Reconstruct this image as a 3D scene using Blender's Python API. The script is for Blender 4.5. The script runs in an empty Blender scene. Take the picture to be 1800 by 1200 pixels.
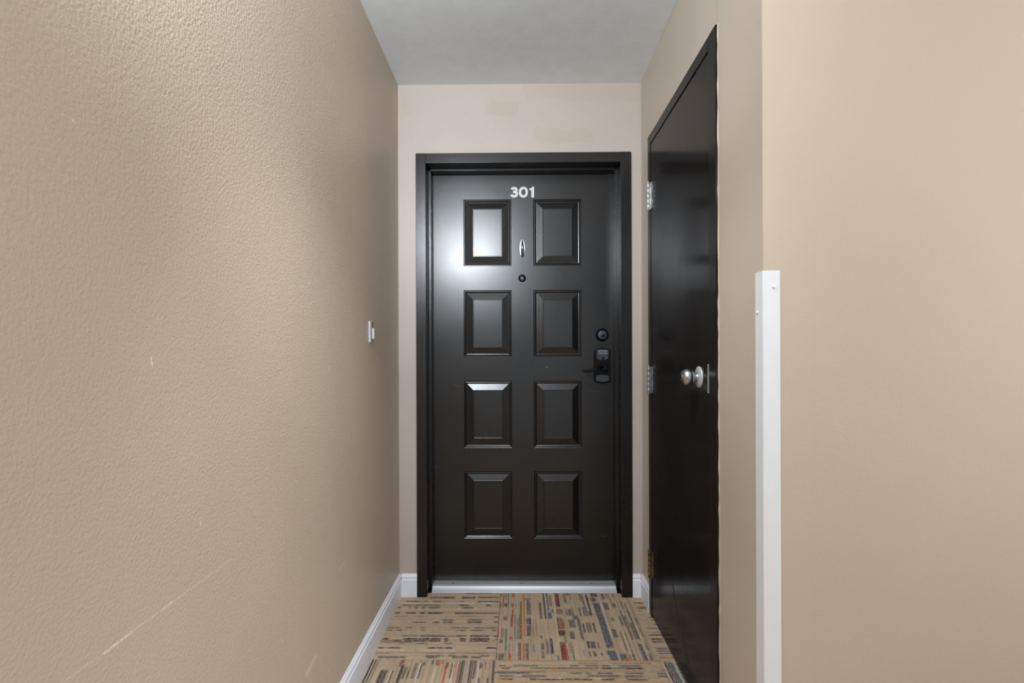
import bpy, bmesh, math, random
from mathutils import Vector

# ------------------------------------------------------------------ camera, light, exposure
sc = bpy.context.scene
COL = sc.collection
CAM_Z = 1.156
cam_data = bpy.data.cameras.new('camera')
cam_data.sensor_fit = 'HORIZONTAL'
cam_data.sensor_width = 36.0
cam_data.lens = 923.0 / 1800.0 * 36.0
cam_data.shift_y = 26.0 / 1800.0
cam_data.clip_start = 0.02
cam = bpy.data.objects.new('camera', cam_data)
COL.objects.link(cam)
cam.location = (0, 0, CAM_Z)
cam.rotation_mode = 'XYZ'
from mathutils import Matrix
_yaw = math.atan(11.0 / 923.0)
_roll = math.radians(-0.2)
cam.matrix_world = (Matrix.Translation((0, 0, CAM_Z)) @ Matrix.Rotation(_yaw, 4, 'Z')
                    @ Matrix.Rotation(math.radians(90), 4, 'X') @ Matrix.Rotation(_roll, 4, 'Z'))
sc.camera = cam

world = bpy.data.worlds.new('world')
sc.world = world
world.use_nodes = True
world.node_tree.nodes['Background'].inputs[0].default_value = (0.9, 0.95, 1.0, 1)
world.node_tree.nodes['Background'].inputs[1].default_value = 0.75

def lamp(name, kind, loc, energy, colour, rot=(0, 0, 0), **kw):
    d = bpy.data.lights.new(name, kind)
    d.energy = energy
    d.color = colour
    for k, v in kw.items():
        setattr(d, k, v)
    o = bpy.data.objects.new(name, d)
    COL.objects.link(o)
    o.location = loc
    o.rotation_euler = rot
    return o

# the cool lamp high on the left just behind the photographer (its glow shows on both black doors)
KEY = Vector((-0.47, 0.05, 2.19))
aim = (Vector((-0.22, 2.53, 2.12)) - KEY).to_track_quat('-Z', 'Y').to_euler()
lamp('hall_lamp', 'SPOT', KEY, 190.0, (0.86, 0.93, 1.0), aim, shadow_soft_size=0.10, spot_size=math.radians(98), spot_blend=1.0)
# wide soft fill off to the right, added to brighten left and hall walls
HALL = Vector((2.10, 0.02, 1.62))
face = (Vector((-0.58, 0.28, 1.75)) - HALL).to_track_quat('-Z', 'Y').to_euler()
lamp('hall_fill_light', 'AREA', HALL, 25.0, (1.0, 0.985, 0.97), face, shape='RECTANGLE', size=1.0, size_y=1.5)

# recessed downlight in the alcove ceiling, above the frame: it lights the carpet and the foot of the walls
lamp('alcove_downlight', 'SPOT', (0.0, 1.05, 2.45), 160.0, (0.93, 0.96, 1.0), (math.radians(11), 0, 0), shadow_soft_size=0.10, spot_size=math.radians(80), spot_blend=1.0)

vs = sc.view_settings
sc.display_settings.display_device = 'sRGB'
vs.view_transform = 'Standard'
vs.look = 'None'
vs.gamma = 1.0
vs.use_curve_mapping = False
vs.exposure = 0.03

# ------------------------------------------------------------------ helpers
def lin(r, g, b):
    f = lambda c: (c / 255 / 12.92) if c / 255 <= 0.04045 else ((c / 255 + 0.055) / 1.055) ** 2.4
    return (f(r), f(g), f(b), 1.0)

def tag(o, label=None, cat=None, group=None, kind=None):
    if label: o['label'] = label
    if cat: o['category'] = cat
    if group: o['group'] = group
    if kind: o['kind'] = kind
    return o

def empty(name, loc=(0, 0, 0)):
    o = bpy.data.objects.new(name, None)
    o.empty_display_size = 0.05
    o.location = loc
    COL.objects.link(o)
    return o

class MB:
    """collects shapes in world coordinates, links them as ONE mesh object"""
    def __init__(self):
        self.v = []
        self.f = []
        self.smooth = []
    def add(self, verts, faces, smooth=False):
        n = len(self.v)
        self.v += [tuple(p) for p in verts]
        self.f += [tuple(i + n for i in q) for q in faces]
        self.smooth += [smooth] * len(faces)
        return self
    def box(self, x0, x1, y0, y1, z0, z1):
        v = [(x, y, z) for x in (x0, x1) for y in (y0, y1) for z in (z0, z1)]
        return self.add(v, [(0, 1, 3, 2), (4, 6, 7, 5), (0, 4, 5, 1), (2, 3, 7, 6), (0, 2, 6, 4), (1, 5, 7, 3)])
    def prism(self, poly, a, b, fn, smooth=False):
        """2D polygon extruded from a to b; fn(u, v, t) -> xyz"""
        n = len(poly)
        v = [fn(u, w, a) for u, w in poly] + [fn(u, w, b) for u, w in poly]
        f = [(i, (i + 1) % n, n + (i + 1) % n, n + i) for i in range(n)]
        self.add(v, f, smooth)
        return self.add(v, [tuple(range(n - 1, -1, -1)), tuple(range(n, 2 * n))])
    def lathe(self, prof, origin, axis, n=32):
        """prof: (radius, distance along axis)"""
        ax = Vector(axis).normalized()
        u = ax.orthogonal().normalized()
        w = ax.cross(u)
        o = Vector(origin)
        v = []
        for r, d in prof:
            for k in range(n):
                a = 2 * math.pi * k / n
                v.append(o + ax * d + (u * math.cos(a) + w * math.sin(a)) * r)
        f = []
        for i in range(len(prof) - 1):
            for k in range(n):
                k2 = (k + 1) % n
                f.append((i * n + k, i * n + k2, (i + 1) * n + k2, (i + 1) * n + k))
        self.add(v, f, True)
        self.add(v, [tuple(range(n - 1, -1, -1)), tuple(range((len(prof) - 1) * n, len(prof) * n))])
        return self
    def tube(self, pts, radii, n=14, squash=(1, 1), up=(0, 0, 1)):
        pts = [Vector(p) for p in pts]
        v = []
        for i, p in enumerate(pts):
            t = (pts[min(i + 1, len(pts) - 1)] - pts[max(i - 1, 0)]).normalized()
            s = t.cross(Vector(up))
            s = s.normalized() if s.length > 1e-5 else t.orthogonal().normalized()
            q = s.cross(t).normalized()
            for k in range(n):
                a = 2 * math.pi * k / n
                v.append(p + (s * math.cos(a) * squash[0] + q * math.sin(a) * squash[1]) * radii[i])
        f = []
        for i in range(len(pts) - 1):
            for k in range(n):
                k2 = (k + 1) % n
                f.append((i * n + k, i * n + k2, (i + 1) * n + k2, (i + 1) * n + k))
        self.add(v, f, True)
        self.add(v, [tuple(range(n - 1, -1, -1)), tuple(range((len(pts) - 1) * n, len(pts) * n))])
        return self
    def build(self, name, mat, parent=None, bevel=0.0, seg=2):
        me = bpy.data.meshes.new(name)
        me.from_pydata(self.v, [], self.f)
        me.polygons.foreach_set('use_smooth', self.smooth)
        me.materials.append(mat)
        bm = bmesh.new()
        bm.from_mesh(me)
        bmesh.ops.remove_doubles(bm, verts=bm.verts, dist=1e-6)
        bmesh.ops.recalc_face_normals(bm, faces=bm.faces)
        bm.to_mesh(me)
        bm.free()
        o = bpy.data.objects.new(name, me)
        COL.objects.link(o)
        if parent is not None:
            o.parent = parent
            if parent.location.length > 0:
                for vtx in me.vertices:
                    vtx.co -= parent.location
        if bevel:
            m = o.modifiers.new('bevel', 'BEVEL')
            m.width = bevel
            m.segments = seg
            m.limit_method = 'ANGLE'
            m.angle_limit = math.radians(40)
            m.harden_normals = True
            me.polygons.foreach_set('use_smooth', [True] * len(me.polygons))
        return o

# ------------------------------------------------------------------ materials
class NT:
    def __init__(self, name):
        self.m = bpy.data.materials.new(name)
        self.m.use_nodes = True
        self.t = self.m.node_tree
        self.b = self.t.nodes['Principled BSDF']
    def n(self, kind, **kw):
        x = self.t.nodes.new(kind)
        for k, v in kw.items():
            setattr(x, k, v)
        return x
    def l(self, a, b):
        self.t.links.new(a, b)
    def math(self, op, a, b=None, clamp=False):
        x = self.n('ShaderNodeMath', operation=op)
        x.use_clamp = clamp
        for i, q in enumerate((a, b)):
            if q is None: continue
            if isinstance(q, (int, float)): x.inputs[i].default_value = q
            else: self.l(q, x.inputs[i])
        return x.outputs[0]
    def vmath(self, op, a, b=None, scale=None):
        x = self.n('ShaderNodeVectorMath', operation=op)
        for i, q in enumerate((a, b)):
            if q is None: continue
            if isinstance(q, tuple): x.inputs[i].default_value = q
            else: self.l(q, x.inputs[i])
        if scale is not None:
            self.l(scale, x.inputs['Scale'])
        return x.outputs['Value'] if op in ('DOT_PRODUCT', 'LENGTH') else x.outputs['Vector']
    def pos(self, scale=(1, 1, 1)):
        tc = self.n('ShaderNodeTexCoord')
        if scale == (1, 1, 1):
            return tc.outputs['Object']
        mp = self.n('ShaderNodeMapping')
        mp.inputs['Scale'].default_value = scale
        self.l(tc.outputs['Object'], mp.inputs['Vector'])
        return mp.outputs['Vector']
    def noise(self, vec, scale, detail=2.0, rough=0.5):
        x = self.n('ShaderNodeTexNoise')
        x.inputs['Scale'].default_value = scale
        x.inputs['Detail'].default_value = detail
        x.inputs['Roughness'].default_value = rough
        self.l(vec, x.inputs['Vector'])
        return x.outputs['Fac']
    def rng(self, v, a, b, c=0.0, d=1.0, smooth=False):
        x = self.n('ShaderNodeMapRange')
        if smooth: x.interpolation_type = 'SMOOTHSTEP'
        self.l(v, x.inputs[0])
        for i, q in enumerate((a, b, c, d)):
            x.inputs[i + 1].default_value = q
        return x.outputs[0]
    def mix(self, fac, a, b, blend='MIX'):
        x = self.n('ShaderNodeMix', data_type='RGBA', blend_type=blend)
        if isinstance(fac, (int, float)): x.inputs['Factor'].default_value = fac
        else: self.l(fac, x.inputs['Factor'])
        for nm, q in ((6, a), (7, b)):
            if isinstance(q, tuple): x.inputs[nm].default_value = q
            else: self.l(q, x.inputs[nm])
        return x.outputs[2]
    def seg(self, p, a, b, r0, r1):
        """1 inside radius r0 of the segment a-b, 0 beyond r1"""
        ba = Vector(b) - Vector(a)
        pa = self.vmath('SUBTRACT', p, tuple(a))
        h = self.vmath('DOT_PRODUCT', pa, tuple(ba / max(ba.length_squared, 1e-9)))
        h = self.math('ADD', h, 0.0, clamp=True)
        cv = self.n('ShaderNodeVectorMath', operation='SCALE')
        cv.inputs[0].default_value = tuple(ba)
        self.l(h, cv.inputs['Scale'])
        d = self.vmath('LENGTH', self.vmath('SUBTRACT', pa, cv.outputs['Vector']))
        return self.rng(d, r0, r1, 1.0, 0.0, True)
    def segs(self, p, lst):
        out = None
        for a, b, r0, r1, k in lst:
            s = self.seg(p, a, b, r0, r1)
            if k != 1.0: s = self.math('MULTIPLY', s, k)
            out = s if out is None else self.math('MAXIMUM', out, s)
        return out
    def bump(self, h, strength, dist, normal=None):
        x = self.n('ShaderNodeBump')
        x.inputs['Strength'].default_value = strength
        x.inputs['Distance'].default_value = dist
        self.l(h, x.inputs['Height'])
        if normal is not None: self.l(normal, x.inputs['Normal'])
        return x.outputs['Normal']
    def set(self, **kw):
        for k, v in kw.items():
            k = {'color': 'Base Color', 'rough': 'Roughness', 'metal': 'Metallic', 'normal': 'Normal', 'spec': 'Specular IOR Level'}[k]
            if isinstance(v, (int, float, tuple)): self.b.inputs[k].default_value = v
            else: self.l(v, self.b.inputs[k])
        return self

TAN = lin(189, 173, 153)
def wall_paint(name, base=TAN, bump=0.5, scratches=None, patches=None, rough=0.38, patch_col=None):
    t = NT(name)
    p = t.pos()
    tone = t.noise(p, 1.7, 3)
    col = t.mix(t.rng(tone, 0.35, 0.65), tuple(c * 0.97 for c in base[:3]) + (1,), tuple(min(1, c * 1.03) for c in base[:3]) + (1,))
    if patches:
        wp = t.n('ShaderNodeTexNoise')
        wp.inputs['Scale'].default_value = 9
        t.l(p, wp.inputs['Vector'])
        off = t.vmath('SUBTRACT', wp.outputs['Color'], (0.5, 0.5, 0.5))
        sm = t.n('ShaderNodeVectorMath', operation='SCALE')
        t.l(off, sm.inputs[0]); sm.inputs['Scale'].default_value = 0.10
        pw = t.vmath('ADD', p, sm.outputs['Vector'])
        col = t.mix(t.math('MULTIPLY', t.segs(pw, patches), 0.32), col, patch_col)
    if scratches:
        brk = t.rng(t.noise(p, 260, 2), 0.36, 0.50)
        msk = t.math('MULTIPLY', t.segs(p, scratches), brk)
        col = t.mix(msk, col, lin(226, 214, 196))
    h1 = t.noise(p, 170, 2.5, 0.55)
    h2 = t.noise(p, 45, 2, 0.5)
    h = t.math('ADD', t.rng(h1, 0.3, 0.7), t.math('MULTIPLY', h2, 0.7))
    t.set(color=col, rough=t.rng(tone, 0.3, 0.7, rough - 0.03, rough + 0.05), normal=t.bump(h, bump, 0.003))
    return t.m

LX = -0.577
def sg(y0, z0, y1, z1, r=0.0012, k=1.0, soft=0.0015): return ((LX, y0, z0), (LX, y1, z1), r, r + soft, k)
left_scratches = [
    sg(.58, .745, 1.05, .7515, .0008, .35), sg(.724, .745, .775, .7475, .0014, .8), sg(.84, .7485, .865, .7495, .0012, .6),
    sg(1.68, .466, 1.722, .478, .0012, .8), sg(1.722, .478, 1.729, .487, .0012, .8),
    sg(1.416, .296, 1.482, .309, .004, .55, .006), sg(.818, 1.157, .821, 1.143, .0009, .9), sg(1.595, 1.128, 1.599, 1.114, .0012, .9),
    sg(.944, .858, .946, .852, .0009, .8), sg(1.38, 1.341, 1.43, 1.349, .0009, .45), sg(1.43, 1.349, 1.455, 1.367, .0009, .4),
    sg(1.576, .203, 1.585, .212, .0016, .7), sg(1.604, .346, 1.605, .347, .002, .8), sg(1.271, .465, 1.272, .466, .0016, .7),
    sg(2.105, 1.893, 2.11, 1.89, .003, .9), sg(1.649, 2.137, 1.65, 2.136, .0025, .6), sg(.915, 1.057, .9155, 1.0575, .0015, .7),
    sg(.675, 1.464, .6752, 1.4642, .0014, .8), sg(1.53, 1.02, 1.56, .995, .0008, .3), sg(1.75, .87, 1.80, .90, .0008, .35),
]
FY = 2.53
far_patches = [((-0.12, FY, 2.345), (-0.03, FY, 2.35), .03, .034, 1.0), ((0.12, FY, 2.225), (0.34, FY, 2.215), .032, .036, 1.0),
               ((0.08, FY, 2.45), (0.56, FY, 2.42), .05, .056, .7), ((-0.55, FY, 2.40), (-0.55, FY, 2.33), .025, .03, .6)]
M = {}
M['wall_left'] = wall_paint('tan_paint_left', scratches=left_scratches, bump=0.26)
M['wall_far'] = wall_paint('tan_paint_far', base=lin(188, 176, 166), patches=far_patches, patch_col=lin(180, 162, 140), bump=0.07)  # same tan, with the cool lamp's tint mixed into the base colour
M['wall_right'] = wall_paint('tan_paint_right', base=lin(190, 178, 163), bump=0.07)  # more neutral than TAN: cool lighting is put into the paint colour
M['wall_hall'] = wall_paint('tan_paint_hall', bump=0.05, rough=0.6)

def plain(name, col, rough=0.5, metal=0.0, var=0.05, bump=0.0, bscale=200, spec=None, stretch=(1, 1, 1)):
    t = NT(name)
    p = t.pos(stretch)
    n1 = t.noise(p, 14, 4)
    c2 = tuple(c * (1 - var) for c in col[:3]) + (1,)
    t.set(color=t.mix(t.rng(n1, 0.35, 0.65), col, c2), rough=t.rng(n1, 0.3, 0.7, max(0.02, rough - 0.04), rough + 0.04), metal=metal)
    if spec is not None: t.set(spec=spec)
    if bump: t.set(normal=t.bump(t.noise(p, bscale, 2), bump, 0.001))
    return t.m
M['ceiling'] = plain('ceiling_white', lin(238, 245, 251), 0.85, bump=0.15, bscale=60)
M['white'] = plain('white_trim_paint', lin(238, 240, 248), 0.35, bump=0.08, bscale=40)
M['guard'] = plain('white_vinyl', lin(226, 228, 231), 0.35, var=0.02)
M['alu'] = plain('mill_aluminium', lin(214, 216, 220), 0.36, 0.55, stretch=(0.2, 3, 3), bump=0.1, bscale=90)
M['chrome'] = plain('satin_chrome', lin(190, 193, 200), 0.27, 1.0, var=0.1)
M['brushed'] = plain('satin_nickel', lin(172, 174, 178), 0.28, 1.0, var=0.15)
M['steel_dull'] = plain('dull_steel', lin(146, 149, 154), 0.4, 0.35, var=0.3)
M['brass_old'] = plain('aged_brass', lin(132, 108, 76), 0.45, 0.35, var=0.6)
M['lock_black'] = plain('black_lock_finish', lin(7, 8, 9), 0.38, 0.0, var=0.1, spec=0.2)
M['hinge'] = plain('hinge_plating', lin(206, 206, 206), 0.34, 0.45, var=0.1)
M['zinc'] = plain('zinc_plate', lin(196, 198, 202), 0.36, 0.35, var=0.1)
M['lock_face'] = plain('dark_keypad_face', lin(50, 56, 64), 0.5, 0.0, var=0.1)
M['key'] = plain('keypad_legend', lin(150, 160, 168), 0.5)
M['digit'] = plain('white_vinyl_digit', lin(225, 225, 225), 0.5, var=0.02)
M['white_plastic'] = plain('white_plastic', lin(232, 230, 224), 0.4)
M['caulk'] = plain('cream_caulk', lin(192, 181, 160), 0.6, var=0.15, bump=0.5, bscale=60)
M['dark'] = plain('dark_void', lin(14, 13, 12), 0.8)

def door_paint(name, col, rough, streak=0.005, marks=None, drips=None, bump=0.004, spec=0.5):
    t = NT(name)
    t.set(spec=spec)
    p = t.pos()
    ps = t.pos((4, 4, 0.9))
    st = t.noise(ps, 9, 4, 0.6)
    big = t.noise(p, 3.0, 3)
    r = t.math('ADD', t.rng(st, 0.3, 0.7, rough - streak, rough + streak), t.rng(big, 0.3, 0.7, -0.02, 0.03))
    c = t.mix(t.rng(big, 0.35, 0.65), col, tuple(x * 1.25 for x in col[:3]) + (1,))
    if marks:
        brk = t.rng(t.noise(p, 160, 2), 0.42, 0.56)
        c = t.mix(t.math('MULTIPLY', t.segs(p, marks), brk), c, lin(120, 120, 124))
    if drips:
        wv = t.n('ShaderNodeTexNoise'); wv.inputs['Scale'].default_value = 14
        t.l(p, wv.inputs['Vector'])
        sm = t.n('ShaderNodeVectorMath', operation='SCALE'); sm.inputs['Scale'].default_value = 0.05
        t.l(t.vmath('SUBTRACT', wv.outputs['Color'], (0.5, 0.5, 0.5)), sm.inputs[0])
        dm = t.segs(t.vmath('ADD', p, sm.outputs['Vector']), drips)
        c = t.mix(dm, c, lin(30, 26, 20))
        r = t.math('ADD', r, t.math('MULTIPLY', dm, 0.25))
    h = t.math('ADD', t.math('MULTIPLY', st, 0.5), t.noise(p, 70, 2))
    t.set(color=c, rough=r, normal=t.bump(h, bump, 0.001))
    return t.m
DY = 2.655
def dm(x0, z0, x1, z1, r=0.0008, k=0.6): return ((x0, DY, z0), (x1, DY, z1), r, r + 0.0008, k)
entry_marks = [dm(-.335, 1.012, -.275, 1.000), dm(.082, 1.000, .09, 1.0), dm(.17, .999, .225, 1.003, .0007, .5), dm(.33, .985, .455, .972, .0006, .3),
               dm(-.43, .595, -.395, .598, .0008, .5), dm(.41, .247, .45, .246, .0008, .6), dm(.455, 2.07, .47, 2.07), dm(.14, 1.1015, .15, 1.101, .0015, 1.0),
               dm(-.36, .075, -.33, .095, .0008, .4)]
M['door_black'] = door_paint('black_satin_entry_door', lin(14, 12, 12), 0.285, marks=entry_marks, spec=0.62)
M['frame_black'] = door_paint('black_satin_frame', lin(14, 12, 12), 0.26, spec=0.65)
CX = 0.588
M['closet_black'] = door_paint('black_gloss_closet_door', lin(29, 26, 25), 0.17, 0.035, bump=0.02, spec=0.08,
    drips=[((CX, 2.02, .275), (CX, 1.98, .22), .006, .012, 1.0), ((CX, 1.98, .22), (CX, 1.84, .10), .005, .011, .7)])
M['closet_frame'] = door_paint('black_gloss_closet_frame', lin(31, 28, 24), 0.24, 0.03, bump=0.02, spec=0.08)

# ------------------------------------------------------------------ room shell
RX = 0.5935          # alcove right wall
NY = 1.2785          # wall plane right of the corner (faces the hall)
CZ = 2.467           # ceiling
HX = 2.6             # hall end
BY = -1.7            # wall behind the photographer

def structure(o, label, cat): return tag(o, label, cat, kind='structure')

o = MB().box(LX - .12, LX, BY, FY, 0, CZ).build('wall_left', M['wall_left'])
structure(o, 'long tan stippled wall with scratches, along the left side', 'wall')
FL, FR, FT = -0.488, 0.541, 2.131     # opening for the entry frame
b = MB().box(LX - .12, FL, FY, FY + .2, 0, CZ).box(FR, RX + .12, FY, FY + .2, 0, CZ).box(FL, FR, FY, FY + .2, FT, CZ)
structure(b.build('wall_far', M['wall_far']), 'pinkish tan end wall with touch-up patches around the numbered door', 'wall')
CY0, CY1, CT = 1.565, 2.365, 2.131    # opening for the closet frame
b = MB().box(RX, RX + .12, NY, CY0, 0, CZ).box(RX, RX + .12, CY1, FY, 0, CZ).box(RX, RX + .12, CY0, CY1, CT, CZ)
structure(b.build('wall_right', M['wall_right'], bevel=0.003), 'tan alcove wall around the closet door on the right', 'wall')
o = MB().box(RX + .12, HX, NY, NY + .12, 0, CZ).build('wall_hall', M['wall_hall'])
structure(o, 'smooth bright tan wall right of the white corner guard', 'wall')
o = MB().box(RX + .002, RX + .12, NY - .0005, NY + .001, 0, CZ).build('corner_bead', M['wall_hall'], o)
o = MB().box(LX - .12, HX + .12, BY - .12, FY + .2, CZ, CZ + .1).build('ceiling', M['ceiling'])
structure(o, 'flat off-white painted ceiling', 'ceiling')

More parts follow.
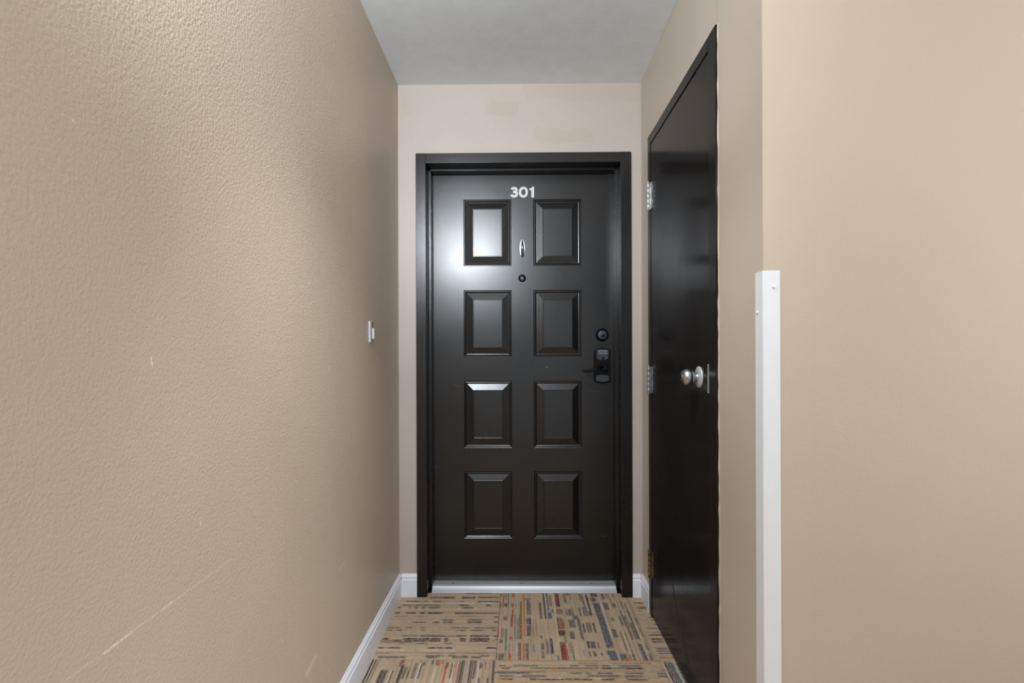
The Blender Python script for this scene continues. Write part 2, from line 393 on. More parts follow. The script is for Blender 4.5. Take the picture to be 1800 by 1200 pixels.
# ------------------------------------------------------------------ carpet
STRIPES = {
    'A': '''gray,-261,-210,2556,2568 gray,-198,-131,2556,2568 gray,-430,-360,2507,2525 dark,-362,-306,2507,2524 dark,-275,-210,2507,2524 dark,-198,-94,2514,2524 dark,-533,-469,2471,2481 dark,-452,-434,2471,2481 dark,-408,-366,2471,2481 dark,-275,-263,2471,2481 dark,-195,-96,2471,2481 white,-541,-469,2456,2463 white,-448,-428,2456,2463 white,-420,-365,2456,2463 white,-354,-205,2456,2463 white,-186,-126,2456,2463 brown,-544,-491,2433,2442 brown,-488,-405,2433,2442 brown,-405,-366,2433,2442 black,-278,-233,2433,2443 black,-153,-128,2433,2443 teal,-562,-542,2406,2423 teal,-509,-498,2406,2423 teal,-485,-466,2406,2423 teal,-449,-433,2406,2423 teal,-416,-364,2406,2423 teal,-264,-211,2406,2423 darkbrown,-560,-538,2357,2370 darkbrown,-509,-465,2357,2370 darkbrown,-451,-426,2357,2370 darkbrown,-413,-342,2357,2370 darkbrown,-288,-212,2357,2370 darkbrown,-212,-95,2360,2367 gray,-556,-499,2332,2337 gray,-456,-424,2332,2337 gray,-259,-191,2332,2337 dark,-112,-92,2325,2336 gray,-335,-287,2295,2309 gray,-224,-164,2295,2309 darkbrown,-332,-286,2276,2287 darkbrown,-227,-162,2276,2287 darkbrown,-376,-348,2276,2287 darkbrown,-470,-404,2278,2285 dark,-110,-92,2279,2290 palegray,-373,-352,2263,2269 palegray,-331,-279,2263,2269 palegray,-279,-192,2263,2269 palegray,-189,-161,2263,2269 brown,-560,-509,2232,2239 brown,-485,-457,2232,2239 brown,-420,-403,2232,2239 brown,-286,-214,2232,2239 brown,-193,-149,2232,2239 brown,-142,-94,2232,2239 palegray,-563,-536,2217,2223 palegray,-526,-498,2217,2223 palegray,-417,-400,2217,2223 palegray,-270,-226,2217,2223 palegray,-206,-151,2217,2223 palegray,-114,-97,2217,2223 dark,-561,-534,2210,2216 dark,-524,-497,2210,2216 dark,-415,-398,2210,2216 dark,-269,-225,2210,2216 dark,-205,-151,2210,2216 dark,-113,-96,2210,2216 palegray,-369,-322,2198,2202 gray,-484,-421,2164,2175 dark,-411,-377,2164,2175 dark,-377,-314,2164,2175 dark,-261,-221,2164,2175 dark,-204,-148,2164,2175 dark,-144,-124,2164,2175 dark,-108,-91,2164,2175 dark,-314,-260,2164,2169 black,-560,-532,2143,2153 black,-476,-416,2143,2153 black,-413,-367,2143,2153 black,-364,-321,2143,2153 black,-308,-291,2143,2153 black,-243,-217,2143,2153 black,-202,-121,2143,2153 black,-97,-92,2143,2153 black,-515,-479,2128,2137 black,-469,-371,2128,2137 black,-368,-320,2128,2137 black,-305,-289,2128,2137 black,-242,-217,2128,2137 black,-201,-125,2128,2137 dark,-565,-515,2133,2137 darkbrown,-564,-473,2120,2124 darkbrown,-470,-424,2120,2124 gray,-419,-368,2109,2118 gray,-306,-269,2109,2118 gray,-486,-465,2109,2118 dark,-563,-534,2076,2086 dark,-525,-470,2076,2086 dark,-365,-330,2076,2086 dark,-330,-266,2076,2086 dark,-129,-90,2076,2086 white,-565,-445,2062,2067 white,-381,-299,2062,2067 white,-296,-248,2062,2067 white,-131,-91,2062,2067 gray,-562,-506,2041,2045 gray,-362,-296,2041,2045 gray,-274,-246,2041,2045 gray,-220,-117,2041,2045 dark,-361,-293,2022,2028 dark,-278,-243,2022,2028 dark,-222,-200,2022,2028 dark,-150,-116,2022,2028 green,-545,-437,2009,2022 green,-360,-310,2009,2022 green,-258,-196,2009,2022 green,-187,-146,2009,2022 gray,-427,-390,1996,2000''',
    'B': '''red,-91,-84,2411,2477 red,-91,-84,2531,2560 red,-92,-85,2163,2229 darkbrown,-90,-87,2002,2045 green,-76,-72,2418,2560 white,-82,-79,2161,2234 green,-76,-71,2161,2234 gray,-66,-63,2161,2234 green,-81,-66,2002,2045 dark,-65,-61,2002,2045 gray,-68,-50,2296,2334 dark,-68,-56,2424,2457 gray,-80,-67,2116,2145 dark,-53,-50,2411,2567 dark,-56,-52,2058,2229 dark,-55,-52,2000,2054 gray,-66,-60,2497,2560 mint,-46,-41,2411,2567 mint,-51,-46,2000,2337 gray,-42,-39,2040,2111 red,-33,-24,2521,2560 red,-35,-26,2423,2457 red,-32,-26,2337,2399 red,-36,-29,2244,2349 red,-38,-31,2145,2166 red,-42,-33,2000,2045 teal,-20,-16,2145,2349 gray,-16,-11,2424,2450 dark,-9,-6,2145,2319 gray,-1,3,2145,2349 forest,5,10,2145,2477 dark,1,6,2000,2120 gray,-5,-1,2000,2120 white,-11,-8,2049,2106 ochre,13,18,2000,2574 orange,21,25,2166,2574 orange,16,21,2000,2116 navy,36,45,2355,2497 dark,48,52,2355,2470 navy,31,51,2268,2319 navy,32,43,2171,2257 black,45,49,2171,2319 white,55,57,2251,2337 navy,27,36,2000,2116 gray,58,61,2166,2308 green,71,73,2166,2319 paleblue,54,62,2049,2106 gray,25,53,2497,2511 plum,92,102,2314,2470 black,114,120,2314,2567 darkbrown,115,120,2314,2567 white,124,128,2314,2567 navy,128,137,2392,2567 navy,127,139,2314,2374 paleblue,129,148,2366,2389 plum,137,145,2314,2368 gray,142,153,2430,2545 navy,149,155,2368,2405 plum,87,95,2153,2176 plum,89,98,2068,2120 gray,87,97,2011,2058 darkbrown,109,112,2040,2150 rust,113,116,2040,2130 blue,125,134,2040,2155 black,132,134,2040,2145 teal,146,153,2000,2031 palegray,118,122,2049,2150 cream,160,163,2000,2343 cream,163,166,2349,2545 rust,171,190,2424,2574 darkbrown,181,187,2424,2574 tanbrown,168,195,2355,2405 brown,165,173,2226,2325 tanbrown,175,186,2226,2325 rust,186,193,2229,2308 darkbrown,164,193,2173,2218 olive,185,192,2120,2173 rust,162,185,2000,2125 brown,168,171,2000,2125 brown,175,177,2000,2125 red,186,190,2000,2096 dark,213,218,2463,2574 green,221,225,2450,2574 gray,243,246,2497,2574 dark,228,237,2542,2574 dark,212,216,2343,2411 gray,221,237,2343,2405 teal,241,245,2337,2411 gray,216,242,2240,2308 green,215,218,2240,2308 dark,211,215,2150,2208 gray,218,227,2150,2208 green,209,211,2000,2096 olive,201,204,2049,2120 gray,288,296,2476,2560 navy,298,305,2420,2552 dark,319,327,2493,2552 black,320,326,2345,2543 dark,272,278,2338,2420 gray,288,310,2338,2420 dark,314,319,2338,2390 dark,272,279,2201,2274 gray,287,308,2201,2281 dark,316,324,2198,2281 gray,215,229,2148,2208 gray,253,266,2145,2316 teal,238,259,2309,2345 dark,272,283,2080,2133 plum,286,305,2080,2133 dark,314,319,2080,2127 dark,270,277,2024,2060 dark,288,299,2024,2060 paleblue,250,256,2024,2063 dark,317,324,2032,2049 green,210,213,2000,2127 dark,345,380,2526,2565 navy,340,363,2476,2517 navy,344,373,2338,2464 navy,347,375,2163,2338 navy,346,376,2085,2163 navy,347,377,2000,2065 navy,341,350,2035,2068 white,380,383,2157,2560 navy,396,409,2501,2556 navy,392,407,2397,2468 dark,408,412,2397,2468 green,405,416,2295,2331 navy,390,407,2163,2227 navy,389,409,2000,2046 black,408,411,2000,2046 rust,418,423,2509,2560 olive,429,435,2413,2560 white,436,439,2420,2560 navy,435,446,2420,2460 gray,447,455,2517,2560 navy,490,495,2145,2468 black,490,493,2145,2390 dark,455,459,2247,2390 teal,440,450,2254,2338 gray,461,472,2247,2345 gray,475,492,2151,2281 dark,461,467,2145,2247 gray,473,481,2405,2484 rust,421,425,2068,2208 olive,421,425,2057,2208 white,434,436,2008,2208 green,439,444,2029,2208 red,415,420,2000,2046 olive,425,430,2000,2046 teal,435,446,2000,2040 black,482,488,2000,2115 gray,474,483,2002,2115 navy,484,490,2000,2057 dark,505,509,2068,2112 gray,500,509,2002,2046 green,508,515,2267,2323 olive,508,514,2169,2247 white,496,499,2145,2247 white,518,520,2000,2121''',
    'C': '''dark,538,587,2458,2470 rust,546,585,2417,2427 dark,546,587,2406,2412 gray,540,559,2379,2385 gray,573,599,2322,2332 white,573,600,2312,2318 teal,572,600,2306,2312 gray,577,601,2264,2271 gray,541,596,2230,2238 black,539,589,2177,2187 cream,538,585,2165,2171 darkbrown,539,583,2145,2155 rust,554,570,2147,2152 dark,539,581,2123,2136 palegray,551,580,2124,2129 gray,539,596,2074,2085 dark,541,598,2061,2067 palegray,542,596,2051,2060 teal,540,596,2044,2050 pink,535,594,2015,2022''',
    'D': '''black,-558,-553,1859,2002 white,-551,-549,1859,2002 black,-547,-544,1859,2002 gray,-536,-534,1859,2002 gray,-511,-483,1859,1933 black,-506,-502,1859,1930 dark,-493,-489,1859,1925 palegray,-484,-482,1859,1911 white,-473,-470,1859,1930 rust,-467,-464,1859,1930 dark,-440,-431,1859,1966 rust,-437,-433,1901,1955 red,-441,-434,1973,2002 black,-447,-442,1955,1997 green,-427,-417,1882,1950 olive,-418,-415,1911,1955 dark,-408,-404,1882,1950 gray,-393,-389,1882,1976 brown,-387,-382,1882,1976 white,-373,-370,1859,1976 dark,-368,-363,1882,1976 brown,-361,-356,1961,1986 white,-314,-311,1859,1955 teal,-331,-323,1968,2002 white,-320,-317,1963,2000 darkbrown,-315,-312,1966,2000 red,-307,-302,1961,2000 yellow,-298,-295,1968,2000 olive,-293,-290,1968,2000 palegray,-283,-280,1925,1992 gray,-271,-265,1945,1986 dark,-274,-271,1940,1986 red,-274,-271,1859,1976 dark,-254,-249,1882,1981 white,-247,-244,1859,1986 rust,-244,-242,1882,1979 pink,-228,-225,1859,1976 gray,-223,-220,1859,1986 dark,-217,-212,1859,1997 green,-210,-206,1859,1997 palegray,-199,-196,1859,1997 dark,-185,-181,1877,1997 gray,-178,-173,1877,1997 dark,-169,-164,1882,1997 green,-163,-160,1892,1997 white,-154,-152,1859,1992 gray,-147,-142,1859,1887 navy,-148,-138,1945,1984 yellow,-133,-131,1925,1986 dark,-128,-126,1945,1986 palegray,-112,-110,1859,1986 dark,-115,-111,1859,1887 dark,-99,-95,1859,1997''',
    'E': '''ochre,198,265,1987,1991 ochre,274,314,1987,1991 ochre,347,384,1987,1991 ochre,418,537,1987,1991 ochre,-83,-22,1987,1991 ochre,39,131,1987,1991 brown,221,297,1977,1980 brown,343,494,1977,1980 gray,-76,-52,1959,1968 gray,-22,69,1959,1968 gray,189,222,1959,1968 gray,244,295,1959,1968 gray,307,340,1959,1968 gray,370,454,1959,1968 dark,304,343,1943,1953 dark,397,457,1943,1953 gray,-69,-33,1943,1952 gray,38,188,1943,1952 gray,188,292,1943,1952 gray,343,397,1943,1952 gray,521,542,1939,1944 ochre,-75,-39,1928,1933 ochre,8,453,1928,1933 ochre,506,539,1928,1933 navy,-89,38,1914,1921 navy,185,229,1914,1921 navy,241,258,1914,1921 navy,285,344,1914,1921 navy,385,453,1914,1921 navy,503,538,1914,1921 dark,-89,97,1923,1926 green,245,367,1896,1908 gray,-73,-21,1894,1906 gray,8,96,1894,1906 gray,382,449,1894,1906 gray,501,539,1894,1906 white,66,153,1887,1890 white,249,298,1887,1890 white,504,536,1887,1890 darkbrown,-73,-21,1876,1884 darkbrown,37,265,1876,1884 darkbrown,294,343,1876,1884 darkbrown,383,458,1876,1884 ochre,-87,-38,1876,1879 ochre,-78,532,1863,1867''',
    'F': '''black,545,550,1814,1994 palegray,551,554,1814,1994 black,554,557,1814,1994 teal,559,580,1814,1986 white,580,583,1814,1986 green,586,592,1814,1981''',
}
YARN = {'black': (38, 37, 38), 'dark': (72, 67, 63), 'gray': (108, 100, 92), 'brown': (96, 76, 62), 'darkbrown': (70, 54, 44), 'white': (205, 198, 186),
        'palegray': (150, 146, 140), 'teal': (88, 98, 98), 'navy': (80, 83, 92), 'blue': (58, 68, 100), 'red': (176, 58, 46), 'orange': (198, 74, 40),
        'ochre': (190, 146, 82), 'yellow': (196, 164, 96), 'green': (100, 102, 86), 'olive': (124, 112, 62), 'forest': (52, 60, 50), 'mint': (170, 174, 154),
        'cream': (214, 194, 158), 'plum': (92, 80, 78), 'paleblue': (136, 138, 152), 'pink': (186, 120, 108), 'rust': (126, 66, 50), 'tanbrown': (134, 102, 76)}
BASE = (204, 180, 153)
def srgb(c, k=1.0): return tuple(min(0.9, x * k) for x in lin(*c)[:3])

def carpet_material():
    t = NT('tufted_carpet_yarn')
    a = t.n('ShaderNodeAttribute'); a.attribute_name = 'yarn'
    p = t.pos()
    fleck = t.rng(t.noise(p, 420, 2, 0.6), 0.3, 0.7, 0.72, 1.25)
    dirt = t.rng(t.noise(p, 5.5, 4, 0.6), 0.35, 0.65, 0.93, 1.05)
    k = t.math('MULTIPLY', fleck, dirt)
    cb = t.n('ShaderNodeCombineColor')
    for i in range(3): t.l(k, cb.inputs[i])
    c = t.mix(1.0, a.outputs['Color'], cb.outputs['Color'], 'MULTIPLY')
    t.set(color=c, rough=0.95, spec=0.1, normal=t.bump(t.noise(p, 380, 3, 0.7), 0.9, 0.004))
    return t.m
M['carpet'] = carpet_material()

o = MB().box(LX - .12, HX + .12, BY - .12, FY + .2, -.15, -.008).build('floor', M['dark'])
floor = structure(o, 'patterned carpet tile floor', 'floor')

def carpet_tile(x0, x1, y0, y1, stripes, along_x, seed, row=0.004):
    """one tufted tile: a grid of yarn cells whose colour rides on the face attribute 'yarn'"""
    rnd = random.Random(seed)
    px, py = (0.008, row) if along_x else (row, 0.008)
    nx = max(1, round((x1 - x0) / px)); ny = max(1, round((y1 - y0) / py))
    dx, dy = (x1 - x0) / nx, (y1 - y0) / ny
    v = []
    for j in range(ny + 1):
        for i in range(nx + 1):
            e = i in (0, nx) or j in (0, ny)
            v.append((x0 + i * dx, y0 + j * dy, -0.0012 if e else rnd.uniform(-0.0008, 0.0006)))
    f = [(j * (nx + 1) + i, j * (nx + 1) + i + 1, (j + 1) * (nx + 1) + i + 1, (j + 1) * (nx + 1) + i) for j in range(ny) for i in range(nx)]
    base = srgb(BASE)
    lines = [rnd.choice((0.78, 0.88, 0.95, 1.0, 1.0, 1.04)) for _ in range(max(nx, ny) + 1)]
    cols = []
    for j in range(ny):
        for i in range(nx):
            k = lines[j if along_x else i] * rnd.uniform(0.92, 1.07)
            cols.append([base[0] * k, base[1] * k, base[2] * k])
    for name, sx0, sx1, sy0, sy1 in stripes:
        lum = srgb(YARN[name])[1]
        c = srgb(YARN[name], max(1.2, 1.62 - 2.2 * max(0.0, lum - 0.05) - (0.35 if name in ('red', 'orange', 'pink', 'rust', 'blue') else 0)))
        if along_x: sy0, sy1 = sy0 - .0006, sy1 + .0006
        else: sx0, sx1 = sx0 - .0005, sx1 + .0005
        i0, i1 = (sx0 - x0) / dx, (sx1 - x0) / dx
        j0, j1 = (sy0 - y0) / dy, (sy1 - y0) / dy
        for j in range(max(0, math.floor(j0)), min(ny, math.ceil(j1))):
            for i in range(max(0, math.floor(i0)), min(nx, math.ceil(i1))):
                cov = max(0, min(i + 1, i1) - max(i, i0)) * max(0, min(j + 1, j1) - max(j, j0))
                cov = min(1.0, cov * rnd.choice((0.55, 0.8, 0.95, 1.0, 1.0)))
                q = cols[j * nx + i]
                for ch in range(3): q[ch] = q[ch] * (1 - cov) + c[ch] * cov
    nv = len(v)
    ring = [i for i in range(nx + 1)] + [j * (nx + 1) + nx for j in range(1, ny + 1)] + [ny * (nx + 1) + i for i in range(nx - 1, -1, -1)] + [j * (nx + 1) for j in range(ny - 1, 0, -1)]
    v += [(v[i][0], v[i][1], -0.008) for i in ring]
    m = len(ring)
    f += [(ring[k], nv + k, nv + (k + 1) % m, ring[(k + 1) % m]) for k in range(m)]
    cols += [[c * 0.5 for c in base]] * m
    me = bpy.data.meshes.new('carpet_tile')
    me.from_pydata(v, [], f)
    at = me.attributes.new('yarn', 'FLOAT_COLOR', 'FACE')
    at.data.foreach_set('color', [x for c in cols for x in (c[0], c[1], c[2], 1.0)])
    me.materials.append(M['carpet'])
    o = bpy.data.objects.new('carpet_tile', me)
    COL.objects.link(o)
    o.parent = floor
    return o

def parse(key):
    out = []
    for w in STRIPES[key].split():
        n, a, b_, c, d = w.split(',')
        out.append((n, int(a) / 1000, int(b_) / 1000, int(c) / 1000, int(d) / 1000))
    return out

def invent(x0, x1, y0, y1, along_x, seed):
    rnd = random.Random(seed)
    names = ['dark', 'gray', 'gray', 'black', 'navy', 'teal', 'white', 'brown', 'ochre', 'red', 'green', 'olive', 'darkbrown', 'palegray']
    out = []
    a0, a1, b0, b1 = (x0, x1, y0, y1) if along_x else (y0, y1, x0, x1)
    q = b0 + 0.01
    while q < b1 - 0.012:
        w = rnd.choice((.004, .004, .006, .008, .012, .016))
        nm = rnd.choice(names)
        s = a0
        while s < a1:
            L = rnd.uniform(.03, .16)
            if rnd.random() < 0.6:
                e = min(a1, s + L)
                out.append((nm, s, e, q, q + w) if along_x else (nm, q, q + w, s, e))
            s += L + rnd.uniform(.0, .05)
        q += w + rnd.choice((.002, .006, .012, .02))
    return out

G1 = 0.0006
YB, YN = 2.002, 1.392                # joints between tile rows
XA, XB = -0.0895, 0.5195             # joints of the far row
XD, XE = -0.0920, 0.5340             # joints of the near row
carpet_tile(LX, XA - G1, YB + G1, FY + .035, parse('A'), True, 1)
carpet_tile(XA + G1, XB - G1, YB + G1, FY + .035, parse('B'), False, 2)
carpet_tile(XB + G1, RX, YB + G1, FY, parse('C') , True, 3)
near = 1.855
carpet_tile(LX, XD - G1, YN + G1, YB - G1, parse('D') + [(n, a, b_, max(YN, c - (.5 if c < 1.88 else 0)), d) for n, a, b_, c, d in parse('D') if c < 1.88], False, 4)
carpet_tile(XD + G1, XE - G1, YN + G1, YB - G1, parse('E') + invent(XD, XE, YN, near, True, 31), True, 5)
carpet_tile(XE + G1, RX, YN + G1, YB - G1, parse('F'), False, 6)
n_seed = 40
ys = [BY, -1.048, -0.438, 0.172, 0.782, 1.392]
for r in range(len(ys) - 1):
    xs = [LX, -0.09, 0.52, 1.13, 1.74, 2.35, HX]
    for c in range(len(xs) - 1):
        xa, xb, ya, yb = xs[c] + (G1 if c else 0), xs[c + 1] - G1, ys[r] + (G1 if r else 0), ys[r + 1] - G1
        if xa > 0.5 and yb > NY: 
            if c == 1 or xa < RX - .05: yb = yb
            else: yb = NY
        if c == 2 and ys[r + 1] > NY: yb = NY
        if yb <= ya: continue
        ax = (r + c) % 2 == 0
        n_seed += 1
        carpet_tile(xa, xb, ya, yb, invent(xa, xb, ya, yb, ax, n_seed), ax, n_seed, 0.008)

# ------------------------------------------------------------------ baseboards
BB = [(0, 0), (.012, 0), (.012, .082), (.0085, .085), (.0085, .089), (.0105, .092), (.0095, .099), (.005, .105), (.0035, .110), (0, .110)]
o = MB().prism(BB, BY, FY, lambda u, w, t: (LX + u, t, w)).build('baseboard_left', M['white'])
structure(o, 'white moulded baseboard along the foot of the left tan wall', 'baseboard')
o = MB().prism(BB, LX + .012, FL - .003, lambda u, w, t: (t, FY - u, w)).build('baseboard_far_left', M['white'])
structure(o, 'short white baseboard left of the numbered door frame', 'baseboard')
o = MB().prism(BB, FR + .003, RX - .012, lambda u, w, t: (t, FY - u, w)).build('baseboard_far_right', M['white'])
structure(o, 'short white baseboard between numbered door frame and closet corner', 'baseboard')
o = MB().prism(BB, CY1 + .006, FY, lambda u, w, t: (RX - u, t, w)).build('baseboard_right', M['white'])
structure(o, 'short white baseboard beside the closet hinge side', 'baseboard')

# ------------------------------------------------------------------ entry door frame
trim1 = structure(empty('trim_1'), 'black steel frame around the numbered entry door', 'door frame')
YF, YS, YD = 2.518, 2.595, 2.653
OL, OR_, IL, IR, SL, SR = -0.4905, 0.5435, -0.4425, 0.4915, -0.4290, 0.4785
HT, HI, HS = 2.1330, 2.0850, 2.0745
jl = [(OL, YF), (IL, YF), (IL, YS), (SL, YS), (SL, YD), (IL + .002, YD), (IL + .002, YD + .05), (OL + .003, YD + .05), (OL + .003, FY), (OL, FY)]
MB().prism(jl, 0.0, HT, lambda u, w, t: (u, w, t)).build('jamb', M['frame_black'], trim1, bevel=.0032, seg=4)
jr = [(OR_, YF), (IR, YF), (IR, YS), (SR, YS), (SR, YD), (IR - .002, YD), (IR - .002, YD + .05), (OR_ - .003, YD + .05), (OR_ - .003, FY), (OR_, FY)]
MB().prism(jr, 0.0, HT, lambda u, w, t: (u, w, t)).build('jamb', M['frame_black'], trim1, bevel=.0032, seg=4)
hd = [(HT - .0004, YF + .0003), (HI, YF + .0003), (HI, YS), (HS, YS), (HS, YD), (HI - .002, YD), (HI - .002, YD + .05), (HT - .003, YD + .05), (HT - .003, FY), (HT - .0004, FY)]
MB().prism(hd, IL, IR, lambda u, w, t: (t, w, u)).build('head', M['frame_black'], trim1, bevel=.0032, seg=4)

# ------------------------------------------------------------------ entry door
COLS = [(-.2750, -.0325), (.0778, .3210)]
ROWS = [(1.9490, 1.6130), (1.4905, 1.1530), (1.0325, .6930), (.5750, .2355)]
xs = sorted([-.440, .489] + [x for c in COLS for x in c])
zs = sorted([.024, 2.080] + [z for r in ROWS for z in r])
door = MB()
for i in range(len(xs) - 1):
    for j in range(len(zs) - 1):
        hole = any(abs(xs[i] - c[0]) < 1e-6 for c in COLS) and any(abs(zs[j] - r[1]) < 1e-6 for r in ROWS)
        if not hole:
            x0, x1, z0, z1 = xs[i], xs[i + 1], zs[j], zs[j + 1]
            door.add([(x0, DY, z0), (x1, DY, z0), (x1, DY, z1), (x0, DY, z1)], [(0, 1, 2, 3)])
X0, X1, Z0, Z1 = xs[0], xs[-1], zs[0], zs[-1]
# rim and back, sharing the grid's edge vertices
nx, nz = len(xs), len(zs)
for i in range(nx - 1):
    for z in (Z0, Z1):
        door.add([(xs[i], DY, z), (xs[i + 1], DY, z), (xs[i + 1], DY + .044, z), (xs[i], DY + .044, z)], [(0, 1, 2, 3)])
for j in range(nz - 1):
    for x in (X0, X1):
        door.add([(x, DY, zs[j]), (x, DY, zs[j + 1]), (x, DY + .044, zs[j + 1]), (x, DY + .044, zs[j])], [(0, 1, 2, 3)])
door.add([(X0, DY + .044, Z0), (X1, DY + .044, Z0), (X1, DY + .044, Z1), (X0, DY + .044, Z1)], [(0, 1, 2, 3)])
door1 = door.build('door_1', M['door_black'])
structure(door1, 'black eight-panel entry door numbered 301 with keypad lock', 'door')

PROFILE = [(0, 0), (.0034, .0017), (.0042, .0055), (.0056, .0055), (.0066, .0012), (.0080, .0008), (.0122, .0030), (.0132, .0080), (.0155, .0085), (.0180, .0080),
           (.0465, .0008), (.0480, .0000), (.0500, .0000), (.0515, .0006), (.0530, .0006)]
for (x0, x1) in COLS:
    for (z1, z0) in ROWS:
        b = MB()
        rings = []
        for inset, d in PROFILE:
            rings.append([(x0 + inset, DY + d, z0 + inset), (x1 - inset, DY + d, z0 + inset), (x1 - inset, DY + d, z1 - inset), (x0 + inset, DY + d, z1 - inset)])
        v = [p for r in rings for p in r]
        f = [(4 * i + k, 4 * i + (k + 1) % 4, 4 * (i + 1) + (k + 1) % 4, 4 * (i + 1) + k) for i in range(len(rings) - 1) for k in range(4)]
        n = 4 * (len(rings) - 1)
        f.append((n, n + 1, n + 2, n + 3))
        v += [(x0 + .001, DY + .02, z0 + .001), (x1 - .001, DY + .02, z0 + .001), (x1 - .001, DY + .02, z1 - .001), (x0 + .001, DY + .02, z1 - .001)]
        m_ = n + 4
        f += [(k, (k + 1) % 4, m_ + (k + 1) % 4, m_ + k) for k in range(4)] + [(m_ + 3, m_ + 2, m_ + 1, m_)]
        b.add(v, f)
        b.build('raised_panel', M['door_black'], door1)

# number 301
def stroke(b, pts, hw, y0, y1, closed=False):
    n = len(pts)
    L, R = [], []
    for i, (x, z) in enumerate(pts):
        a = pts[(i - 1) % n] if closed or i > 0 else pts[i]
        c = pts[(i + 1) % n] if closed or i < n - 1 else pts[i]
        tx, tz = c[0] - a[0], c[1] - a[1]
        l = math.hypot(tx, tz) or 1
        L.append((x - tz / l * hw, z + tx / l * hw)); R.append((x + tz / l * hw, z - tx / l * hw))
    v = [(p[0], y0, p[1]) for p in L + R] + [(p[0], y1, p[1]) for p in L + R]
    f = []
    for i in range(n if closed else n - 1):
        j = (i + 1) % n
        f += [(i, j, n + j, n + i), (2 * n + i, 3 * n + i, 3 * n + j, 2 * n + j), (i, 2 * n + i, 2 * n + j, j), (n + i, n + j, 3 * n + j, 3 * n + i)]
    if not closed:
        f += [(0, n, 3 * n, 2 * n), (n - 1, 3 * n - 1, 4 * n - 1, 2 * n - 1)]
    b.add(v, f)
DX, DZ, DH = -.0385, 1.9575, .0545
ya, yb = DY - .0015, DY + .0002
hw = .0064
b = MB()
cx = DX + .0205
zm = DZ + .0287
pts = [(cx + .0122 * math.cos(a), DZ + .0384 + .0097 * math.sin(a)) for a in [math.radians(165 - k * 255 / 22) for k in range(23)]] + [(cx - .006, zm)]
stroke(b, pts, hw, ya, yb)
pts = [(cx - .006, zm)] + [(cx + .0142 * math.cos(a), DZ + .0176 + .0111 * math.sin(a)) for a in [math.radians(90 - k * 258 / 24) for k in range(25)]]
stroke(b, pts, hw, ya - .0002, yb)
tag(b.build('number_digit', M['digit'], door1), 'white digit 3')
b = MB()
cx = DX + .0672
pts = []
for k in range(40):
    a = 2 * math.pi * k / 40
    pts.append((cx + .0168 * math.copysign(abs(math.cos(a)) ** .9, math.cos(a)), DZ + DH / 2 + (DH / 2 - hw + .0005) * math.copysign(abs(math.sin(a)) ** .9, math.sin(a))))
stroke(b, pts, hw, ya, yb, True)
tag(b.build('number_digit', M['digit'], door1), 'white digit 0')
b = MB()
x1 = DX + .1215
one = [(x1, DZ), (x1, DZ + DH), (x1 - .0100, DZ + DH), (x1 - .0135, DZ + DH - .0065), (x1 - .0245, DZ + DH - .0095), (x1 - .0245, DZ + DH - .0175), (x1 - .0145, DZ + DH - .0175), (x1 - .0145, DZ)]
b.prism(one, ya, yb, lambda u, w, t: (u, t, w))
tag(b.build('number_digit', M['digit'], door1), 'white digit 1')

# door knocker: a narrow bowed chrome loop on a slim plate
kx = .0222
b = MB()
oval = [(kx + .0135 * math.cos(a), 1.700 + .044 * math.sin(a)) for a in [2 * math.pi * k / 28 for k in range(28)]]
b.prism(oval, DY - .003, DY + .001, lambda u, w, t: (u, t, w))
kn = b.build('door_knocker', M['chrome'], door1, bevel=.001)
tag(kn, 'narrow chrome knocker')
b = MB()
N = 18
pts, rad = [], []
for i in range(N + 1):
    s = i / N
    pts.append((kx, DY - .004 - .022 * math.sin(math.pi * min(1, s * 1.02)) , 1.738 - .076 * s))
    rad.append(.0042 + .0030 * s + .0010 * math.sin(math.pi * s))
b.tube(pts, rad, 14, up=(1, 0, 0))
b.build('knocker_striker', M['chrome'], kn)

b = MB().lathe([(.0195, -.001), (.0190, .0012), (.0120, .0018), (.0120, .0032), (.0105, .0042), (.0075, .0042), (.0068, .0028)], (kx - .001, DY, 1.550), (0, -1, 0), 28)
ph = b.build('peephole', M['door_black'], door1)
b = MB().lathe([(.0066, .0), (.0066, .0034), (.0045, .0048), (.001, .0054)], (kx - .001, DY, 1.550), (0, -1, 0), 20)
tag(b.build('peephole_lens', M['brushed'], ph), 'small bright glass lens')

# deadbolt
dc = (.4225, DY, 1.2625)
b = MB().lathe([(.0325, -.001), (.0325, .006), (.0300, .011), (.0255, .018), (.0235, .019), (.0225, .0165)], dc, (0, -1, 0), 40)
db = b.build('deadbolt', M['lock_black'], door1)
b = MB().lathe([(.0222, .005), (.0222, .0172), (.0205, .0182), (.001, .0182)], dc, (0, -1, 0), 36)
tag(b.build('lock_cylinder', M['lock_face'], db), 'dark grey lock cylinder')
b = MB().lathe([(.0068, .0175), (.0068, .0190), (.001, .0190)], (dc[0] + .002, DY, dc[2] - .006), (0, -1, 0), 18)
b.build('keyway', M['lock_black'], db)

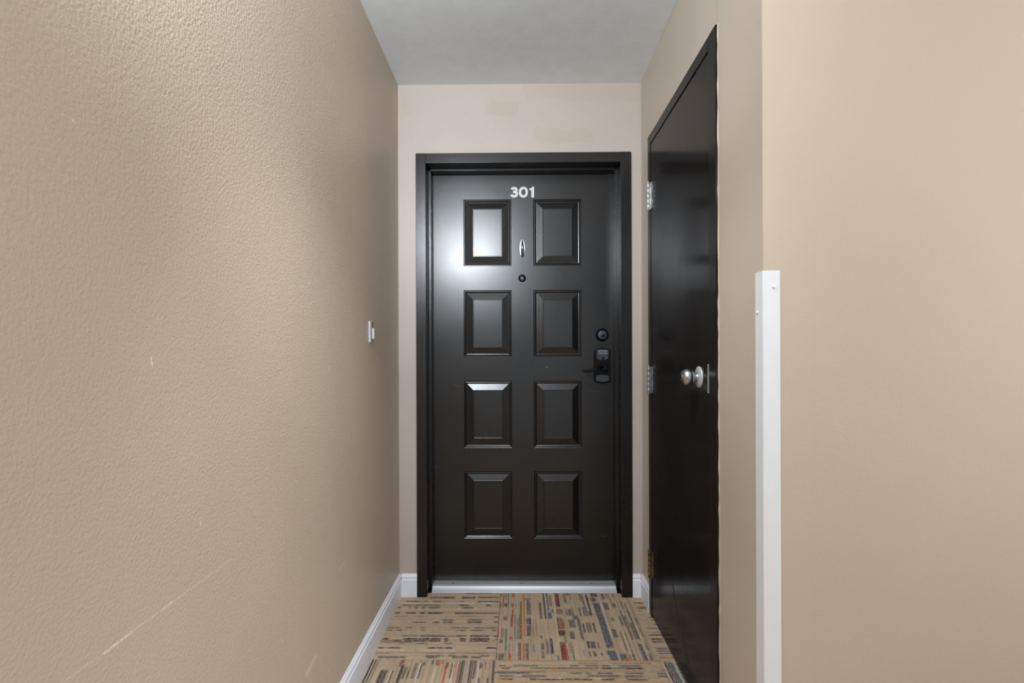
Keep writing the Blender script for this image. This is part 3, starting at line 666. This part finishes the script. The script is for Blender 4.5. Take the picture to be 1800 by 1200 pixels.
# keypad lever lock
lx, l0, l1 = .4215, 1.0185, 1.1965
def plate_poly(w0, w1, z0, z1, bt, bb, n=10, cx=lx):
    p = []
    for i in range(n + 1):
        s = -1 + 2 * i / n
        p.append((cx + w0 * s, z0 + bb * (s * s)))
    for i in range(n + 1):
        s = 1 - 2 * i / n
        p.append((cx + w1 * s, z1 - bt * (s * s)))
    return p
b = MB().prism(plate_poly(.0405, .0395, l0, l1, .012, .008), DY - .020, DY + .001, lambda u, w, t: (u, t, w))
lock = b.build('keypad_lock', M['lock_black'], door1, bevel=.004, seg=3)
b = MB().prism(plate_poly(.0275, .0315, 1.136, 1.1905, .0075, .004, cx=lx + .001), DY - .0235, DY - .018, lambda u, w, t: (u, t, w))
tag(b.build('keypad_face', M['lock_face'], lock, bevel=.0015), 'grey keypad face')
b = MB()
for r in range(2):
    for c in range(5):
        b.box(lx - .0195 + c * .0095, lx - .0195 + c * .0095 + .0058, DY - .0245, DY - .0230, 1.1775 - r * .0115, 1.1775 - r * .0115 + .0068)
kk = b.build('keypad_keys', M['key'], lock, bevel=.0006, seg=1)
kk['kind'] = 'stuff'
b = MB().lathe([(.0060, .021), (.0060, .0246), (.001, .0246)], (lx + .002, DY, 1.1445), (0, -1, 0), 18)
b.build('keypad_button', M['lock_black'], lock)
b = MB().prism(plate_poly(.0335, .0315, 1.0260, 1.0610, .004, .007), DY - .0235, DY - .018, lambda u, w, t: (u, t, w))
tag(b.build('lower_cover', M['lock_face'], lock, bevel=.002), 'dark blue-grey lower cover')
b = MB().prism([(lx - .0125, 1.119), (lx + .0175, 1.119), (lx + .0185, 1.103), (lx + .021, 1.092), (lx + .010, 1.080), (lx - .004, 1.083), (lx - .0125, 1.098)], DY - .052, DY - .018, lambda u, w, t: (u, t, w))
b.build('lever_hub', M['lock_black'], lock, bevel=.004)
b = MB().tube([(lx - .002, DY - .050, 1.103), (lx - .022, DY - .053, 1.101), (lx - .036, DY - .055, 1.094), (lx - .048, DY - .056, 1.085), (lx - .062, DY - .056, 1.0800), (lx - .080, DY - .055, 1.0795), (lx - .097, DY - .053, 1.0815)],
             [.0072, .0072, .0066, .0062, .0062, .0064, .0046], 14, squash=(1.25, 0.8))
b.build('lever', M['lock_black'], lock)

# threshold (aluminium saddle)
prof = [(2.5660, 0), (2.5662, .002), (2.5900, .0172), (2.5925, .0205), (2.5980, .0238), (2.6070, .0250), (2.6500, .0190), (2.7000, .0190), (2.7000, -.006), (2.5665, -.006)]
o = MB().prism([(y, z) for y, z in prof], SL + .0005, SR - .0005, lambda u, w, t: (t, u, w)).build('threshold', M['alu'], bevel=.0012)
th = tag(o, 'silver aluminium saddle threshold with three screws under the numbered black door', 'threshold')
for x in (-.330, .014, .3620):
    tag(MB().lathe([(.0042, -.001), (.0042, .0006), (.001, .0009)], (x, 2.6190, .0233), (0, 0, 1), 14).build('screw', M['lock_black'], th), 'dark screw head')

# ------------------------------------------------------------------ closet door and frame
trim2 = structure(empty('trim_2'), 'black frame around the plain closet door on the right wall', 'door frame')
FX = .5855
A0, A1, B0, B1 = 1.560, 1.622, 2.329, 2.372      # near face, near gap, far gap, far face
KT, KG = 2.136, 2.092
for (p, q, nm) in ((A0, A1, 'jamb'), (B0, B1, 'jamb')):
    MB().box(FX, RX + .10, p, q, 0.0, KT).build(nm, M['closet_frame'], trim2, bevel=.0022)
MB().box(FX + .0003, RX + .10, A1, B0, KG, KT - .0004).build('head', M['closet_frame'], trim2, bevel=.0022)
MB().box(FX + .030, RX + .10, A1, A1 + .012, 0.0, KG).box(FX + .045, RX + .10, B0 - .012, B0, 0.0, KG).box(FX + .045, RX + .10, A1, B0, KG - .012, KG).build('stop', M['dark'], trim2)
# ragged caulk line on the near side
rnd = random.Random(9)
v, f = [], []
n = 70
for i in range(n + 1):
    z = KT * i / n
    a, bb = A0 - rnd.uniform(.0012, .0035) - .0018 * max(0, math.sin(z * 5.0)), A0 + .0005
    hx_ = rnd.uniform(.0012, .003)
    v += [(RX + .0002, a - .002, z), (RX - hx_, (a + bb) / 2, z), (RX - hx_ * 1.3, bb, z), (RX + .0002, bb, z)]
for i in range(n):
    for k in range(3):
        f.append((4 * i + k, 4 * i + k + 1, 4 * i + 5 + k, 4 * i + 4 + k))
    f.append((4 * i + 3, 4 * i, 4 * i + 4, 4 * i + 7))
f += [(3, 2, 1, 0), (4 * n, 4 * n + 1, 4 * n + 2, 4 * n + 3)]
tag(MB().add(v, f).build('caulk_bead', M['caulk'], trim2), 'ragged cream caulk line')

DN, DF = A1 + .003, B0 - .003
door2 = MB().box(CX, CX + .035, DN, DF, .012, KG - .004).build('door_2', M['closet_black'], bevel=.0015)
structure(door2, 'plain glossy black closet door with round chrome knob', 'door')

HGX = FX - .0095
for zc, mat, lab in ((1.862, M['hinge'], 'bright chrome upper hinge'), (1.0505, M['steel_dull'], 'dull steel middle hinge'), (.237, M['brass_old'], 'tarnished brass lower hinge')):
    hb = MB()
    z0, z1 = zc - .058, zc + .058
    k = (z1 - z0) / 5
    for i in range(5):
        hb.lathe([(.0060, 0.0001), (.0064, .0004), (.0064, k - .0004), (.0060, k - .0001)], (HGX, B0 - .0012, z0 + i * k), (0, 0, 1), 18)
    h = tag(hb.build('hinge', mat, door2), lab)
    MB().lathe([(.0030, -.006), (.0052, -.004), (.0052, .0), (.0045, .0), (.0045, .116), (.0055, .116), (.0055, .120), (.0030, .123)], (HGX, B0 - .0012, z0), (0, 0, 1), 16).build('hinge_pin', mat, h)
    # leaf on the door side, with the scalloped edge left bare of paint
    pts = []
    for i in range(11):
        z = z0 + (z1 - z0) * i / 10
        pts.append((B0 - .026 + .004 * math.cos(i * math.pi / 2.5), z))
    pts += [(B0 - .002, z1), (B0 - .002, z0)]
    MB().prism(pts, CX - .0018, CX + .001, lambda u, w, t: (t, u, w)).build('hinge_leaf', mat, h)
    MB().box(FX - .0014, FX + .001, B0 + .001, B0 + .010, z0, z1).box(HGX, FX + .001, B0 - .0008, B0 + .004, z0 + k, z0 + 2 * k).box(HGX, FX + .001, B0 - .0008, B0 + .004, z0 + 3 * k, z0 + 4 * k).build('hinge_leaf', mat, h)

ko = (CX, 1.712, 1.0865)
b = MB().lathe([(.0350, -.001), (.0350, .0025), (.0335, .0045), (.0270, .0068), (.0190, .0078), (.0150, .0082)], ko, (-1, 0, 0), 44)
knob = tag(b.build('door_knob', M['zinc'], door2), 'satin chrome round knob')
b = MB().lathe([(.0140, .004), (.0135, .009), (.0115, .012), (.0115, .0165), (.0160, .0195), (.0222, .0235), (.0258, .0300), (.0268, .0370), (.0258, .0445), (.0222, .0520), (.0165, .0570), (.0120, .0585)], ko, (-1, 0, 0), 44)
b.build('knob_ball', M['chrome'], knob)
b = MB().lathe([(.0118, .053), (.0118, .0598), (.0100, .0602), (.001, .0602)], ko, (-1, 0, 0), 28)
b.build('key_cylinder', M['brushed'], knob)
b = MB().box(CX - .0625, CX - .059, ko[1] - .0011, ko[1] + .0011, ko[2] - .0045, ko[2] + .0045)
b.build('keyhole', M['lock_black'], knob)
# latch plate on the closing edge
b = MB()
y0, y1, z0, z1 = DN - .0055, DN + .0095, 1.041, 1.129
b.box(CX - .0022, CX + .002, y0, y0 + .0032, z0, z1).box(CX - .0022, CX + .002, y1 - .0032, y1, z0, z1).box(CX - .0022, CX + .002, y0 + .0032, y1 - .0032, z1 - .004, z1).box(CX - .0022, CX + .002, y0 + .0032, y1 - .0032, z0, z0 + .004)
b.box(CX - .0008, CX + .002, y0 + .0032, y1 - .0032, z0 + .004, z1 - .004)
tag(b.build('latch_plate', M['zinc'], door2, bevel=.0004, seg=1), 'dull silver latch plate')

# ------------------------------------------------------------------ corner guard
gt = 1.361
gy, gx, th_ = NY + .0385, RX + .0400, .0022
poly = [(RX - th_, gy), (RX - th_, NY - th_ + .002), (RX - th_ + .002, NY - th_), (gx, NY - th_), (gx, NY - .0002), (RX - .0002, NY - .0002), (RX - .0002, gy)]
o = MB().prism(poly, 0.001, gt, lambda u, w, t: (u, w, t)).build('corner_guard', M['guard'], bevel=.0007)
guard = tag(o, 'tall white vinyl corner guard screwed over the tan wall corner', 'corner guard')
MB().lathe([(.0044, -.0005), (.0044, .0008), (.0030, .0022), (.001, .0026)], (.6185, NY - th_, 1.3215), (0, -1, 0), 18).build('screw', M['guard'], guard)
MB().lathe([(.0044, -.0005), (.0044, .0008), (.0030, .0022), (.001, .0026)], (RX - th_, 1.304, 1.262), (-1, 0, 0), 18).build('screw', M['guard'], guard)

# ------------------------------------------------------------------ catch on the left wall
wy, wz = 2.035, 1.2525
b = MB().prism([(0, -.015), (.0055, -.015), (.0075, -.012), (.0075, .010), (.0060, .014), (0, .014)], wz - .041, wz + .041, lambda u, w, t: (LX + u, wy + w, t))
catch = tag(b.build('wall_catch', M['zinc'], bevel=.001), 'small brushed metal catch with white block on the left tan wall', 'catch')
tag(MB().box(LX + .0005, LX + .0105, wy + .0142, wy + .034, wz - .026, wz + .016).build('strike_block', M['white_plastic'], catch, bevel=.001), 'white block')
for za, zb in ((wz - .040, wz - .0262), (wz + .0162, wz + .040)):
    MB().box(LX + .0005, LX + .0060, wy + .0142, wy + .028, za, zb).build('bracket_tab', M['lock_black'], catch, bevel=.0008)
